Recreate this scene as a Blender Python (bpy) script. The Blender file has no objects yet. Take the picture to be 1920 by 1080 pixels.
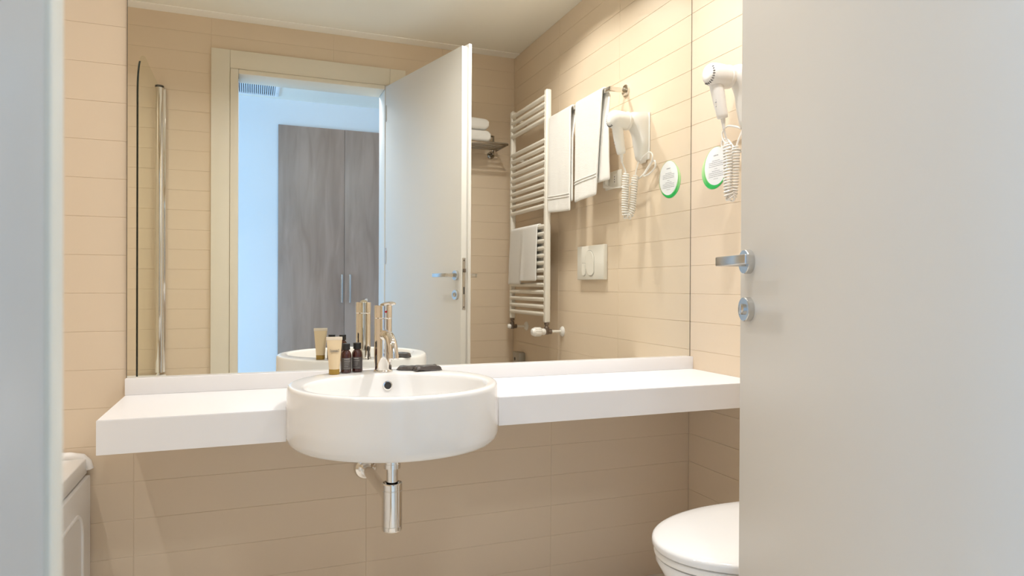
import bpy, bmesh, math, random
from mathutils import Vector, Matrix, noise
random.seed(4)
scene = bpy.context.scene
COL = scene.collection
H = 1.03                      # camera height above the floor
D = 2.06                      # mirror surface
W = 1.4906                    # right wall tile face
YD = 0.2786                   # door wall, bathroom face
CEIL = 2.4175

# ------------------------------------------------------------------ camera
cam = bpy.data.cameras.new('camera')
camo = bpy.data.objects.new('camera', cam)
COL.objects.link(camo)
yaw, pit, rol, F = 0.368027, -0.0049257, 0.0049381, 1265.995
fw = Vector((math.sin(yaw)*math.cos(pit), math.cos(yaw)*math.cos(pit), math.sin(pit)))
rt = Vector((math.cos(yaw), -math.sin(yaw), 0))
up = rt.cross(fw)
r2 = rt*math.cos(rol) + up*math.sin(rol)
u2 = -rt*math.sin(rol) + up*math.cos(rol)
camo.matrix_world = Matrix(((r2.x, u2.x, -fw.x, 0), (r2.y, u2.y, -fw.y, 0), (r2.z, u2.z, -fw.z, H), (0, 0, 0, 1)))
cam.sensor_width = 36
cam.lens = F*36/1920
cam.shift_y = 2.35/1920
cam.clip_start = 0.02
cam.dof.use_dof = True
cam.dof.focus_distance = 2.1
cam.dof.aperture_fstop = 11
scene.camera = camo

# ------------------------------------------------------------------ world, lamps, exposure
wd = bpy.data.worlds.new('world'); scene.world = wd; wd.use_nodes = True
wd.node_tree.nodes['Background'].inputs[0].default_value = (0.75, 0.87, 1.0, 1)
wd.node_tree.nodes['Background'].inputs[1].default_value = 0.6
vs = scene.view_settings
vs.view_transform = 'Standard'; vs.look = 'None'; vs.gamma = 1; vs.use_curve_mapping = False
vs.exposure = 0.0
scene.cycles.max_bounces = 12
scene.cycles.diffuse_bounces = 6
scene.cycles.glossy_bounces = 8
scene.cycles.transmission_bounces = 8
scene.cycles.sample_clamp_indirect = 4
scene.cycles.caustics_reflective = True
scene.cycles.caustics_refractive = False

def area(name, loc, power, color, size, shape='DISK', target=None, size_y=None, spread=math.pi):
    l = bpy.data.lights.new(name, 'AREA'); l.energy = power; l.color = color; l.shape = shape; l.size = size
    if size_y: l.size_y = size_y
    l.spread = spread
    o = bpy.data.objects.new(name, l); COL.objects.link(o); o.location = loc
    d = Vector(target) - Vector(loc) if target else Vector((0, 0, -1))
    o.rotation_euler = d.to_track_quat('-Z', 'Y').to_euler()
    return o
WARM = (1.0, 0.975, 0.945)
SPR = math.radians(142)
area('downlight_bath', (-0.77, 1.15, CEIL-.012), 5.7, WARM, .06, spread=SPR)
area('downlight_basin', (0.16, 1.25, CEIL-.012), 4.2, WARM, .09, spread=SPR)
area('downlight_toilet', (1.06, 1.34, CEIL-.012), 7.8, WARM, .09, spread=SPR)
area('downlight_mirror', (1.00, 1.86, CEIL-.012), 7.2, WARM, .09, spread=SPR)
area('hall_fill', (0.55, -0.08, CEIL-.06), 12, (.96, .98, 1), .30, target=(0.45, 1.5, 0.2))  # added fill light, kept out of view, brightens the bathroom below the counter
area('hall_window', (-2.35, -0.45, 1.15), 50, (0.25, 0.57, 1.0), 1.2, 'RECTANGLE', (0.5, -0.7, 0.9), 1.6)

# ------------------------------------------------------------------ materials
def lin(c):
    return tuple((x/255/12.92 if x/255 <= .04045 else ((x/255+.055)/1.055)**2.4) for x in c)
def mat(name, col, rough=.5, metal=0.0, spec=.5, bump=None, vary=0, coat=0):
    m = bpy.data.materials.new(name); m.use_nodes = True
    nt = m.node_tree; b = nt.nodes['Principled BSDF']
    b.inputs['Base Color'].default_value = (*col, 1)
    b.inputs['Roughness'].default_value = rough
    b.inputs['Metallic'].default_value = metal
    b.inputs['Specular IOR Level'].default_value = spec
    b.inputs['Coat Weight'].default_value = coat
    b.inputs['Coat Roughness'].default_value = .08
    tc = nt.nodes.new('ShaderNodeTexCoord')
    n = nt.nodes.new('ShaderNodeTexNoise')
    nt.links.new(tc.outputs['Object'], n.inputs['Vector'])
    n.inputs['Scale'].default_value = bump[0] if bump else 9
    n.inputs['Detail'].default_value = 3
    if bump:
        bp = nt.nodes.new('ShaderNodeBump'); bp.inputs['Strength'].default_value = bump[1]; bp.inputs['Distance'].default_value = bump[2]
        nt.links.new(n.outputs['Fac'], bp.inputs['Height']); nt.links.new(bp.outputs['Normal'], b.inputs['Normal'])
    if vary:
        mx = nt.nodes.new('ShaderNodeMix'); mx.data_type = 'RGBA'
        mx.inputs[6].default_value = (*[c*(1-vary) for c in col], 1)
        mx.inputs[7].default_value = (*[min(1, c*(1+vary)) for c in col], 1)
        nt.links.new(n.outputs['Fac'], mx.inputs[0]); nt.links.new(mx.outputs[2], b.inputs['Base Color'])
    return m
M = {}
M['tile'] = mat('beige_glazed_tile', (.735, .61, .465), .28, spec=.4, bump=(6, .05, .004), vary=.02)
M['grout'] = mat('beige_grout', (.74, .62, .48), .8)
M['floor'] = mat('floor_tile', (.84, .79, .72), .4, vary=.05)
M['ceiling'] = mat('ceiling_paint', (.88, .85, .765), .8, vary=.01)
M['strip'] = mat('light_band_paint', (.95, .93, .88), .7, vary=.01)  # whiter than the ceiling paint to imitate a band of light
M['hallwall'] = mat('hall_paint', (.80, .82, .84), .7, vary=.01)
M['door'] = mat('door_paint', (.72, .70, .66), .38, spec=.4, bump=(120, .02, .001))
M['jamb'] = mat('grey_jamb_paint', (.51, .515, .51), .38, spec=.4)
M['casing'] = mat('casing_paint', (.78, .73, .62), .4, vary=.01)
M['counter'] = mat('white_laminate', (.85, .845, .855), .35, vary=.01)
M['ceramic'] = mat('white_ceramic', (.845, .84, .83), .10, spec=.5)
M['chrome'] = mat('polished_chrome', (.82, .80, .77), .06, metal=1)
M['satin'] = mat('satin_nickel', (.62, .62, .61), .25, metal=1)
M['steel'] = mat('brushed_steel', (.55, .53, .50), .3, metal=1)
M['rackmetal'] = mat('rack_metal', (.36, .325, .28), .16, metal=1)
M['darkmetal'] = mat('dark_metal', (.10, .09, .08), .35, metal=.8)
M['brass'] = mat('dark_brass_valve', (.22, .18, .15), .35, metal=.8)
M['radiator'] = mat('cream_enamel', (.84, .80, .72), .3, coat=.2)
M['plastic'] = mat('white_plastic', (.84, .82, .78), .3)
M['plastic2'] = mat('ivory_plastic', (.78, .755, .68), .35)
M['towel'] = mat('white_terry', (.88, .865, .835), .95, spec=.1, bump=(420, .55, .004))
M['band'] = mat('towel_weave', (.80, .78, .74), .8, spec=.1, bump=(300, .3, .002))
M['tub'] = mat('tub_acrylic', (.87, .85, .82), .38, spec=.35)
M['black'] = mat('black_plastic', (.012, .011, .011), .4)
M['sachet'] = mat('black_foil', (.12, .105, .10), .24, metal=.55)
M['tube'] = mat('cream_tube', (.72, .575, .37), .4, vary=.02)
M['tubetop'] = mat('tube_crimp', (.76, .66, .53), .4)
M['gold'] = mat('ochre_cap', (.36, .22, .035), .35)
M['label'] = mat('grey_label', (.085, .075, .072), .45)
M['print'] = mat('printed_ink', (.30, .27, .23), .6)
M['printl'] = mat('pale_ink', (.42, .40, .38), .6)
M['ink'] = mat('grey_ink', (.32, .32, .34), .6)
M['red'] = mat('red_dot', (.45, .01, .02), .3)
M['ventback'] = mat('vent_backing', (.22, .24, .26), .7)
M['slot'] = mat('dark_slot', (.03, .03, .03), .6)
M['gap'] = mat('shadow_gap_plastic', (.33, .31, .27), .6)
M['greybox'] = mat('grey_box', (.42, .40, .35), .35, metal=.5)
M['paper'] = mat('sticker_white', (.86, .88, .90), .4)
M['lime'] = mat('sticker_lime', (.42, .66, .20), .4)
def glass(name, col, rough=0.0, ior=1.45):
    m = bpy.data.materials.new(name); m.use_nodes = True; nt = m.node_tree
    b = nt.nodes['Principled BSDF']; b.inputs['Base Color'].default_value = (*col, 1)
    b.inputs['Roughness'].default_value = rough; b.inputs['IOR'].default_value = ior
    b.inputs['Transmission Weight'].default_value = 1
    return m
m = bpy.data.materials.new('clear_glass'); m.use_nodes = True; nt = m.node_tree
for nd in list(nt.nodes):
    if nd.type == 'BSDF_PRINCIPLED': nt.nodes.remove(nd)
gt = nt.nodes.new('ShaderNodeBsdfTransparent'); gt.inputs[0].default_value = (.965, .975, .945, 1)
gg = nt.nodes.new('ShaderNodeBsdfGlossy'); gg.inputs['Roughness'].default_value = 0.0
gm = nt.nodes.new('ShaderNodeMixShader')
gm.inputs[0].default_value = .035
nt.links.new(gt.outputs[0], gm.inputs[1]); nt.links.new(gg.outputs[0], gm.inputs[2])
nt.links.new(gm.outputs[0], nt.nodes['Material Output'].inputs['Surface'])
M['glass'] = m
M['glassedge'] = mat('glass_edge', (.012, .016, .012), .15)
M['amber'] = mat('dark_amber', (.055, .010, .008), .08, coat=.6)
m = bpy.data.materials.new('mirror_silver'); m.use_nodes = True
b = m.node_tree.nodes['Principled BSDF']; b.inputs['Metallic'].default_value = 1; b.inputs['Roughness'].default_value = 0.0
b.inputs['Base Color'].default_value = (.93, .935, .895, 1); b.inputs['Specular Tint'].default_value = (1, 1, 1, 1)
M['mirror'] = m
# wood for the wardrobe: grain along Z
m = bpy.data.materials.new('greyed_birch'); m.use_nodes = True; nt = m.node_tree; b = nt.nodes['Principled BSDF']
tc = nt.nodes.new('ShaderNodeTexCoord'); mp = nt.nodes.new('ShaderNodeMapping'); mp.inputs['Scale'].default_value = (7, 7, .9)
n1 = nt.nodes.new('ShaderNodeTexNoise'); n1.inputs['Scale'].default_value = 2.2; n1.inputs['Detail'].default_value = 7; n1.inputs['Distortion'].default_value = .8
n2 = nt.nodes.new('ShaderNodeTexNoise'); n2.inputs['Scale'].default_value = 1.1; n2.inputs['Detail'].default_value = 2
cr = nt.nodes.new('ShaderNodeValToRGB')
cr.color_ramp.elements[0].position = .36; cr.color_ramp.elements[0].color = (.30, .205, .155, 1)
cr.color_ramp.elements[1].position = .62; cr.color_ramp.elements[1].color = (.42, .30, .235, 1)
mth = nt.nodes.new('ShaderNodeMath'); mth.operation = 'MULTIPLY_ADD'; mth.inputs[1].default_value = .6
m2 = nt.nodes.new('ShaderNodeMath'); m2.operation = 'MULTIPLY'; m2.inputs[1].default_value = .4
nt.links.new(tc.outputs['Object'], mp.inputs[0]); nt.links.new(mp.outputs[0], n1.inputs[0]); nt.links.new(tc.outputs['Object'], n2.inputs[0])
nt.links.new(n2.outputs['Fac'], m2.inputs[0]); nt.links.new(n1.outputs['Fac'], mth.inputs[0]); nt.links.new(m2.outputs[0], mth.inputs[2])
nt.links.new(mth.outputs[0], cr.inputs[0]); nt.links.new(cr.outputs[0], b.inputs['Base Color']); b.inputs['Roughness'].default_value = .38
M['wood'] = m
# leaf-green printed gradient of the sticker (vertical print gradient)
m = bpy.data.materials.new('sticker_green_print'); m.use_nodes = True; nt = m.node_tree; b = nt.nodes['Principled BSDF']
tc = nt.nodes.new('ShaderNodeTexCoord'); sp = nt.nodes.new('ShaderNodeSeparateXYZ'); cr = nt.nodes.new('ShaderNodeValToRGB')
cr.color_ramp.elements[0].position = .12; cr.color_ramp.elements[0].color = (.02, .50, .09, 1)
cr.color_ramp.elements[1].position = .75; cr.color_ramp.elements[1].color = (.62, .80, .42, 1)
nt.links.new(tc.outputs['Generated'], sp.inputs[0]); nt.links.new(sp.outputs['Z'], cr.inputs[0]); nt.links.new(cr.outputs[0], b.inputs['Base Color']); b.inputs['Roughness'].default_value = .35
M['green'] = m

# ------------------------------------------------------------------ mesh helpers (all points in world metres)
class MB:
    def __init__(s): s.bm = bmesh.new()
    def box(s, lo, hi, bev=0, seg=2, rot=None, about=None):
        b2 = bmesh.new()
        bmesh.ops.create_cube(b2, size=1)
        c = [(lo[i]+hi[i])/2 for i in range(3)]; d = [abs(hi[i]-lo[i]) for i in range(3)]
        for v in b2.verts: v.co = Vector((v.co.x*d[0], v.co.y*d[1], v.co.z*d[2]))
        if bev:
            bmesh.ops.bevel(b2, geom=list(b2.edges), offset=min(bev, min(d)*.49), segments=seg, affect='EDGES', profile=.5)
        for v in b2.verts: v.co += Vector(c)
        if rot is not None:
            ab = Vector(about if about else c)
            for v in b2.verts: v.co = rot @ (v.co-ab) + ab
        s.add(b2); return s
    def add(s, b2):
        me = bpy.data.meshes.new('tmp'); b2.to_mesh(me); b2.free(); s.bm.from_mesh(me); bpy.data.meshes.remove(me)
    def rings(s, rings, cap0=True, cap1=True, closed=True):
        vs = [[s.bm.verts.new(p) for p in r] for r in rings]
        n = len(rings[0])
        for a, b in zip(vs, vs[1:]):
            for i in range(n if closed else n-1):
                j = (i+1) % n
                s.bm.faces.new((a[i], a[j], b[j], b[i]))
        if cap0: s.bm.faces.new(list(reversed(vs[0])))
        if cap1: s.bm.faces.new(vs[-1])
        return s
    def tube(s, pts, r, n=12, cap=True, radii=None, sx=1, sy=1):
        pts = [Vector(p) for p in pts]
        t0 = (pts[1]-pts[0]).normalized()
        ref = Vector((0, 0, 1)) if abs(t0.z) < .9 else Vector((1, 0, 0))
        x = t0.cross(ref).normalized(); rs = []
        for i, p in enumerate(pts):
            t = ((pts[min(i+1, len(pts)-1)]-pts[max(i-1, 0)])).normalized()
            x = (x - t*x.dot(t)).normalized(); y = t.cross(x)
            rr = radii[i] if radii else r
            rs.append([p + (x*math.cos(a)*sx + y*math.sin(a)*sy)*rr for a in [2*math.pi*k/n for k in range(n)]])
        return s.rings(rs, cap, cap)
    def lathe(s, base, axis, prof, n=24, cap=True):
        base = Vector(base); t = Vector(axis).normalized()
        ref = Vector((0, 0, 1)) if abs(t.z) < .9 else Vector((1, 0, 0))
        x = t.cross(ref).normalized(); y = t.cross(x)
        return s.rings([[base + t*h + (x*math.cos(2*math.pi*k/n) + y*math.sin(2*math.pi*k/n))*r for k in range(n)] for r, h in prof], cap, cap)
    def prism(s, poly, z0, z1, bev=0):
        b2 = bmesh.new()
        a = [b2.verts.new((x, y, z0)) for x, y in poly]
        f = b2.faces.new(a)
        ex = bmesh.ops.extrude_face_region(b2, geom=[f])
        for v in ex['geom']:
            if isinstance(v, bmesh.types.BMVert): v.co.z = z1
        bmesh.ops.recalc_face_normals(b2, faces=b2.faces)
        if bev:
            es = [e for e in b2.edges if abs(e.verts[0].co.z-z1) < 1e-6 and abs(e.verts[1].co.z-z1) < 1e-6]
            bmesh.ops.bevel(b2, geom=es, offset=bev, segments=2, affect='EDGES')
        s.add(b2); return s
    def xform(s, mtx):
        for v in s.bm.verts: v.co = mtx @ v.co
        return s

WLOC = {}
def worldloc(o): return WLOC[o.name] if o else Vector((0, 0, 0))
def build(name, mb, m, parent=None, smooth=40, solid=0, subsurf=0, label=None, origin=None):
    bm = mb.bm
    bmesh.ops.recalc_face_normals(bm, faces=bm.faces)
    if origin is None:
        xs = [v.co for v in bm.verts]
        lo = Vector([min(v[i] for v in xs) for i in range(3)]); hi = Vector([max(v[i] for v in xs) for i in range(3)])
        origin = Vector(((lo.x+hi.x)/2, (lo.y+hi.y)/2, (lo.z+hi.z)/2 if parent else lo.z))
    origin = Vector(origin)
    for v in bm.verts: v.co -= origin
    me = bpy.data.meshes.new(name); bm.to_mesh(me); bm.free()
    me.materials.append(m if not isinstance(m, str) else M[m])
    if smooth:
        me.polygons.foreach_set('use_smooth', [True]*len(me.polygons))
        me.set_sharp_from_angle(angle=math.radians(smooth))
    o = bpy.data.objects.new(name, me); COL.objects.link(o)
    if parent: o.parent = parent
    o.location = origin - worldloc(parent)
    WLOC[o.name] = origin
    if solid:
        md = o.modifiers.new('solid', 'SOLIDIFY'); md.thickness = solid; md.offset = 0
    if subsurf:
        md = o.modifiers.new('sub', 'SUBSURF'); md.levels = subsurf; md.render_levels = subsurf
    if label: o['label'] = label
    return o
def tag(o, label, cat, group=None):
    o['label'] = label; o['category'] = cat
    if group: o['group'] = group
    return o
def thing(name, loc, label, cat, group=None):
    o = bpy.data.objects.new(name, None); COL.objects.link(o); o.location = loc; o.empty_display_size = .05
    WLOC[o.name] = Vector(loc)
    return tag(o, label, cat, group)
def struct(name, mb, m, parent=None, **k):
    o = build(name, mb, m, parent, **k); o['kind'] = 'structure'; return o
def bezier(pts, n=8):
    """Catmull-Rom through points"""
    P = [Vector(p) for p in pts]; P = [P[0]*2-P[1]] + P + [P[-1]*2-P[-2]]; out = []
    for i in range(1, len(P)-2):
        for k in range(n):
            t = k/n; a, b, c, d = P[i-1], P[i], P[i+1], P[i+2]
            out.append(.5*((2*b)+(c-a)*t+(2*a-5*b+4*c-d)*t*t+(3*b-a-3*c+d)*t**3))
    out.append(P[-2]); return out

# ------------------------------------------------------------------ room shell
XL, XHL, XHR, YH = -1.16, -2.4, 1.9, -1.22
struct('floor', MB().box((XHL, YH-.1, -.1), (XHR, 2.2, 0)), 'floor', smooth=0)
struct('ceiling', MB().box((XHL, YH-.1, CEIL), (XHR, 2.2, CEIL+.1)), 'ceiling', smooth=0)
wall_back = struct('wall_back', MB().box((XL-.1, D+.0060, 0), (W+.1, D+.12, CEIL)), 'grout', smooth=0)
wall_right = struct('wall_right', MB().box((W+.0015, .15, 0), (W+.12, D+.0065, CEIL)), 'grout', smooth=0)
wall_left = struct('wall_left', MB().box((XL-.1, .15, 0), (XL, D+.0065, CEIL)), 'grout', smooth=0)
OX0, OX1, OZ = -.081, .697, 2.133      # door opening
mb = MB()
mb.box((XL-.1, .152, 0), (OX0-.02, YD-.0015, CEIL)).box((OX1+.02, .152, 0), (W+.0015, YD-.0015, CEIL)).box((OX0-.02, .152, OZ+.02), (OX1+.02, YD-.0015, CEIL))
wall_front = struct('wall_front', mb, 'grout', smooth=0)
# hall beyond the door
mb = MB().box((XHL, .14, 0), (OX0-.02, .152, CEIL)).box((OX1+.02, .14, 0), (XHR, .152, CEIL)).box((OX0-.02, .14, OZ+.02), (OX1+.02, .152, CEIL))
struct('wall_hall_near', mb, 'hallwall', smooth=0)
struct('wall_hall_far', MB().box((XHL, YH-.1, 0), (XHR, YH, CEIL)), 'hallwall', smooth=0)
struct('wall_hall_right', MB().box((XHR, YH-.1, 0), (XHR+.1, .152, CEIL)), 'hallwall', smooth=0)

struct('light_band', MB().box((XL, YD, CEIL-.004), (W, YD+.085, CEIL+.002), .001), 'strip', smooth=0)  # thin added strip, its pale colour stands for light along the door wall
# tiles: every one an object, sharing mesh data by size
TM = {}
def tile_mesh(w, h, axis):
    key = (round(w, 4), round(h, 4), axis)
    if key in TM: return TM[key]
    g, c, t = .00045, .0006, .006
    a, b_ = w/2-g, h/2-g
    V = []
    for (du, dv, dn) in ((a, b_, t), (a, b_, c), (a-c, b_-c, 0)):
        for su, sv in ((-1, -1), (1, -1), (1, 1), (-1, 1)):
            u, v = su*du, sv*dv
            V.append({'y-': (u, dn, v), 'y+': (-u, -dn, v), 'x-': (dn, -u, v), 'x+': (-dn, u, v)}[axis])
    Fc = []
    for k in (0, 4):
        for i in range(4):
            j = (i+1) % 4; Fc.append((k+i, k+j, k+4+j, k+4+i))
    Fc.append((8, 9, 10, 11))
    me = bpy.data.meshes.new('tile'); me.from_pydata(V, [], Fc); me.materials.append(M['tile']); me.update()
    TM[key] = me; return me
def tiles(wall, axis, plane, ujoints, holes=()):
    zs = [0]+[z for z in (1.005+.1017*k for k in range(-12, 30)) if .03 < z < CEIL-.01]+[CEIL]
    for z0, z1 in zip(zs, zs[1:]):
        zc = (z0+z1)/2
        spans = list(zip(ujoints, ujoints[1:]))
        for (h0, h1, hz0, hz1) in holes:
            if hz0 < zc < hz1:
                ns = []
                for a, c in spans:
                    if c <= h0 or a >= h1: ns.append((a, c)); continue
                    if a < h0: ns.append((a, h0))
                    if c > h1: ns.append((h1, c))
                spans = ns
        for a, c in spans:
            if c-a < .012: continue
            o = bpy.data.objects.new('tile', tile_mesh(c-a, z1-z0, axis)); COL.objects.link(o)
            o.parent = wall
            p = Vector(((a+c)/2, plane, zc)) if axis[0] == 'y' else Vector((plane, (a+c)/2, zc))
            o.location = p - WLOC[wall.name]
tiles(wall_back, 'y-', D+.005, [XL, -.9117, -.2956, .3257, .940, W])
tiles(wall_right, 'x-', W, [YD, .312, .926, 1.5408, D+.005])
tiles(wall_front, 'y+', YD, [XL, -.815, -.1986, .4186, 1.036, W], [(-.19, .808, 0, 2.19)])

# door frame (casing, jambs) -------------------------------------------------
frame = thing('trim_1', (.31, YD, 0), '', '')
del frame['label']; del frame['category']; frame['kind'] = 'structure'
CY = .3045
def casing(mb, x0, x1, z0, z1): return mb.box((x0, YD-.004, z0), (x1, CY-.006, z1), .003)
build('casing', casing(MB(), -.1988, -.1079, 0, H+1.2257), 'casing', frame)
build('casing', casing(MB(), .727, .8166, 0, H+1.2257), 'casing', frame)
build('casing', casing(MB(), -.1078, .7268, H+1.129, H+1.2257), 'casing', frame)
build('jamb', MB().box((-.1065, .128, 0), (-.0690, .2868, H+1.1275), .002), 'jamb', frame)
build('frame_edge', MB().box((-.1070, .2870, 0), (-.0672, CY, H+1.1275), .002, 2), 'casing', frame)
mb = MB().box((.697, .128, 0), (.7255, CY, H+1.1275), .004)
build('jamb', mb, 'door', frame)
mb = MB().box((-.067, .128, OZ), (.697, CY, H+1.1275), .004)
build('head_jamb', mb, 'casing', frame)

# ------------------------------------------------------------------ door leaf, 105 degrees open
A = Vector((.9114, 1.0952, 0)); dirn = Vector((-.2588, -.9659, 0)); nrm = Vector((-.9659, .2588, 0))   # along towards hinge; outward to the left
Rd = Matrix((( dirn.x, nrm.x, 0, A.x), (dirn.y, nrm.y, 0, A.y), (0, 0, 1, 0), (0, 0, 0, 1)))  # local (s, n, z)
LEN = .812
door = thing('door_1', tuple(A+dirn*LEN), '', ''); del door['label']; del door['category']; door['kind'] = 'structure'
DT = H+1.1188
build('leaf', MB().box((0, -.030, .008), (LEN, 0, DT), .0015).xform(Rd), 'door', door)
build('rebate_lip', MB().box((-.013, -.046, .008), (LEN, -.0305, DT+.013), .0025).xform(Rd), 'door', door)
def lever(side):
    n0 = 0 if side > 0 else -.046
    sg = side
    zc = H+.049
    L = lambda s_, n_, z_: (s_, n0+sg*n_, z_)
    hd = build('lever_rose', MB().lathe(L(.040, 0, zc), (0, sg, 0), [(.0235, 0), (.0235, .011), (.0225, .0125), (.010, .0125)], 32).xform(Rd), 'satin', door, smooth=16)
    mb = MB()
    mb.box((.031, n0+sg*.012, zc-.009), (.049, n0+sg*.062, zc+.009), .0025)
    build('lever_neck', mb.xform(Rd), 'satin', hd)
    mb = MB(); mb.box((.031, n0+sg*.054, zc-.009), (.160, n0+sg*.066, zc+.009), .0025)
    build('lever_bar', mb.xform(Rd), 'satin', hd)
    lk = build('lock_rose', MB().lathe(L(.040, 0, zc-.092), (0, sg, 0), [(.0235, 0), (.0235, .011), (.0225, .0125), (.010, .0125)], 32).xform(Rd), 'satin', door, smooth=16)
    mb = MB().lathe(L(.040, .0125, zc-.092), (0, sg, 0), [(.0105, 0), (.0105, .004), (.008, .006)], 20)
    mb.box((.0375, n0+sg*.016, zc-.101), (.0425, n0+sg*.0205, zc-.083), .002)
    build('thumb_turn', mb.xform(Rd), 'satin', lk)
lever(1); lever(-1)
lp = build('latch_plate', MB().box((-.0015, -.024, H-.112), (.0008, -.006, H+.130), .0008).xform(Rd), 'steel', door)
build('latch_bolt', MB().box((-.010, -.021, H+.062), (.001, -.009, H+.080), .002).xform(Rd), 'brass', lp)
build('dead_bolt_slot', MB().box((-.0022, -.018, H-.040), (.0, -.012, H-.006), .0005).xform(Rd), 'slot', lp)
for zz in (H-.1, H+.118):
    build('screw', MB().lathe(tuple(Rd @ Vector((-.0014, -.015, zz))), tuple(-dirn), [(.0035, 0), (.003, .0008)], 10), 'darkmetal', lp)
for zz in (.35, 1.15, 1.95):
    build('hinge', MB().lathe((.7072, .3165, zz), (0, 0, 1), [(.008, 0), (.008, .09)], 14), 'steel', frame)

# ------------------------------------------------------------------ mirror
mir = thing('wall_mirror', (.59, D, H-.2517), 'large frameless mirror on the tiled wall above the white counter', 'mirror')
g = build('mirror_glass', MB().box((-.3116, D, H-.2517), (1.4885, D+.004, 2.40)), 'mirror', mir, smooth=0)
build('edge_strip', MB().box((-.3130, D-.0004, H-.2517), (-.3117, D+.0045, 2.40)), 'darkmetal', mir, smooth=0)
build('edge_strip', MB().box((1.4886, D-.0004, H-.2517), (1.4902, D+.0045, 2.40)), 'darkmetal', mir, smooth=0)

# ------------------------------------------------------------------ counter with upstand
BX, BY, BR = .336, 1.685, .2585
CX0, CX1, CY0 = -.3137, W-.0005, 1.6865
ctr = thing('vanity_counter', (.59, 2.06, H-.3722), 'long white wall-hung counter under the mirror, cut out around the basin', 'counter')
arc = []
cxn, rn = .346, .2685
for k in range(0, 33):
    a = math.pi*k/32
    arc.append((cxn+rn*math.cos(a), 1.6865+max(0, rn*math.sin(a))))
poly = [(CX0, CY0)] + list(reversed(arc)) + [(CX1, CY0), (CX1, D+.004), (CX0, D+.004)]
build('worktop', MB().prism(poly, H-.3722, H-.2962, .0015), 'counter', ctr, smooth=30)
build('upstand', MB().box((CX0, 2.040, H-.2961), (CX1, D-.0005, H-.2520), .0012), 'counter', ctr)

# ------------------------------------------------------------------ basin
bas = thing('washbasin', (BX, BY, H-.385), 'round white drum basin set half into the counter front', 'washbasin')
N = 96
def ring(cx, cy, rx, ry, z): return [(cx+rx*math.cos(2*math.pi*k/N), cy+ry*math.sin(2*math.pi*k/N), H+z) for k in range(N)]
rs = [ring(BX, BY, r, r, z) for r, z in ((.05, -.385), (.20, -.385), (.236, -.3845), (.248, -.381), (.2555, -.373), (.2585, -.362), (.2588, -.33), (.2575, -.252), (.2570, -.2465), (.2550, -.2425), (.2515, -.2405), (.247, -.240))]
for rx, ry, z, cy in ((.228, .198, -.2402, 1.646), (.224, .194, -.2412, 1.646), (.221, .191, -.2440, 1.646), (.2185, .189, -.250, 1.646), (.213, .184, -.275, 1.646), (.200, .174, -.312, 1.648), (.175, .152, -.340, 1.650), (.12, .107, -.358, 1.654), (.05, .046, -.3645, 1.658), (.0225, .0225, -.366, 1.660)):
    rs.append(ring(.336 if rx > .1 else .330, cy, rx, ry, z))
build('bowl', MB().rings(rs), 'ceramic', bas, smooth=50)
ov = build('overflow_ring', MB().lathe((.345, 1.8295, H-.272), (0, -1, .12), [(.0085, -.006), (.0115, -.006), (.0135, .001), (.0125, .0035), (.0098, .004), (.0088, .000)], 28, cap=False), 'chrome', bas)
build('overflow_hole', MB().lathe((.345, 1.8295, H-.272), (0, -1, .12), [(.0095, -.001), (.0092, .0012)], 24), 'slot', ov)
build('plug', MB().lathe((.330, 1.66, H-.3665), (0, 0, 1), [(.024, 0), (.0235, .003), (.02, .005), (.006, .006)], 28), 'chrome', bas)

# tap -----------------------------------------------------------------------
TX, TY = .3415, 1.8822
tap = thing('basin_tap', (TX, TY, H-.24), 'chrome cylindrical mixer tap standing on the rear rim of the basin', 'tap')
build('body', MB().lathe((TX, TY, H-.2400), (0, 0, 1), [(.0275, 0), (.0275, .003), (.0255, .0045), (.0242, .006), (.0242, .147), (.0236, .1485)], 40), 'chrome', tap, smooth=16)
hd = build('mixer_cap', MB().lathe((TX, TY, H-.0905), (0, 0, 1), [(.0236, -.001), (.0246, .0005), (.0246, .0335), (.0238, .035), (.012, .0353)], 40), 'chrome', tap, smooth=16)
mb = MB(); mb.tube([(TX+.002, TY-.004, H-.0540), (TX+.006, TY-.024, H-.0510), (TX+.012, TY-.052, H-.0485), (TX+.015, TY-.064, H-.0495), (TX+.0155, TY-.068, H-.0510)], .006, 16, radii=[.0095, .0095, .0085, .0075, .004], sx=1.2, sy=.62)
build('lever', mb, 'chrome', hd)
build('red_dot', MB().lathe((TX+.0035, TY-.0241, H-.073), (.14, -1, 0), [(.0032, 0), (.003, .0012)], 14), 'red', hd)
sp = bezier([(TX, TY-.012, H-.140), (TX+.001, TY-.045, H-.134), (TX+.003, TY-.078, H-.138), (TX+.005, TY-.104, H-.155), (TX+.006, TY-.116, H-.178), (TX+.0062, TY-.119, H-.193)], 6)
spo = build('spout', MB().tube(sp, .0125, 24, radii=[.0135]*14+[.0132]*(len(sp)-14)), 'chrome', tap)
build('aerator', MB().lathe((TX+.0062, TY-.119, H-.192), (.003, -.12, -1), [(.0140, -.010), (.0140, .0), (.0125, .002), (.009, .0022)], 24), 'chrome', spo, smooth=16)
build('waste_rod', MB().tube([(TX+.010, TY+.040, H-.240), (TX+.010, TY+.040, H-.200)], .0025, 10).lathe((TX+.010, TY+.040, H-.214), (0, 0, 1), [(.002, 0), (.0055, .004), (.0055, .014), (.002, .018)], 16), 'darkmetal', tap)

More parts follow.
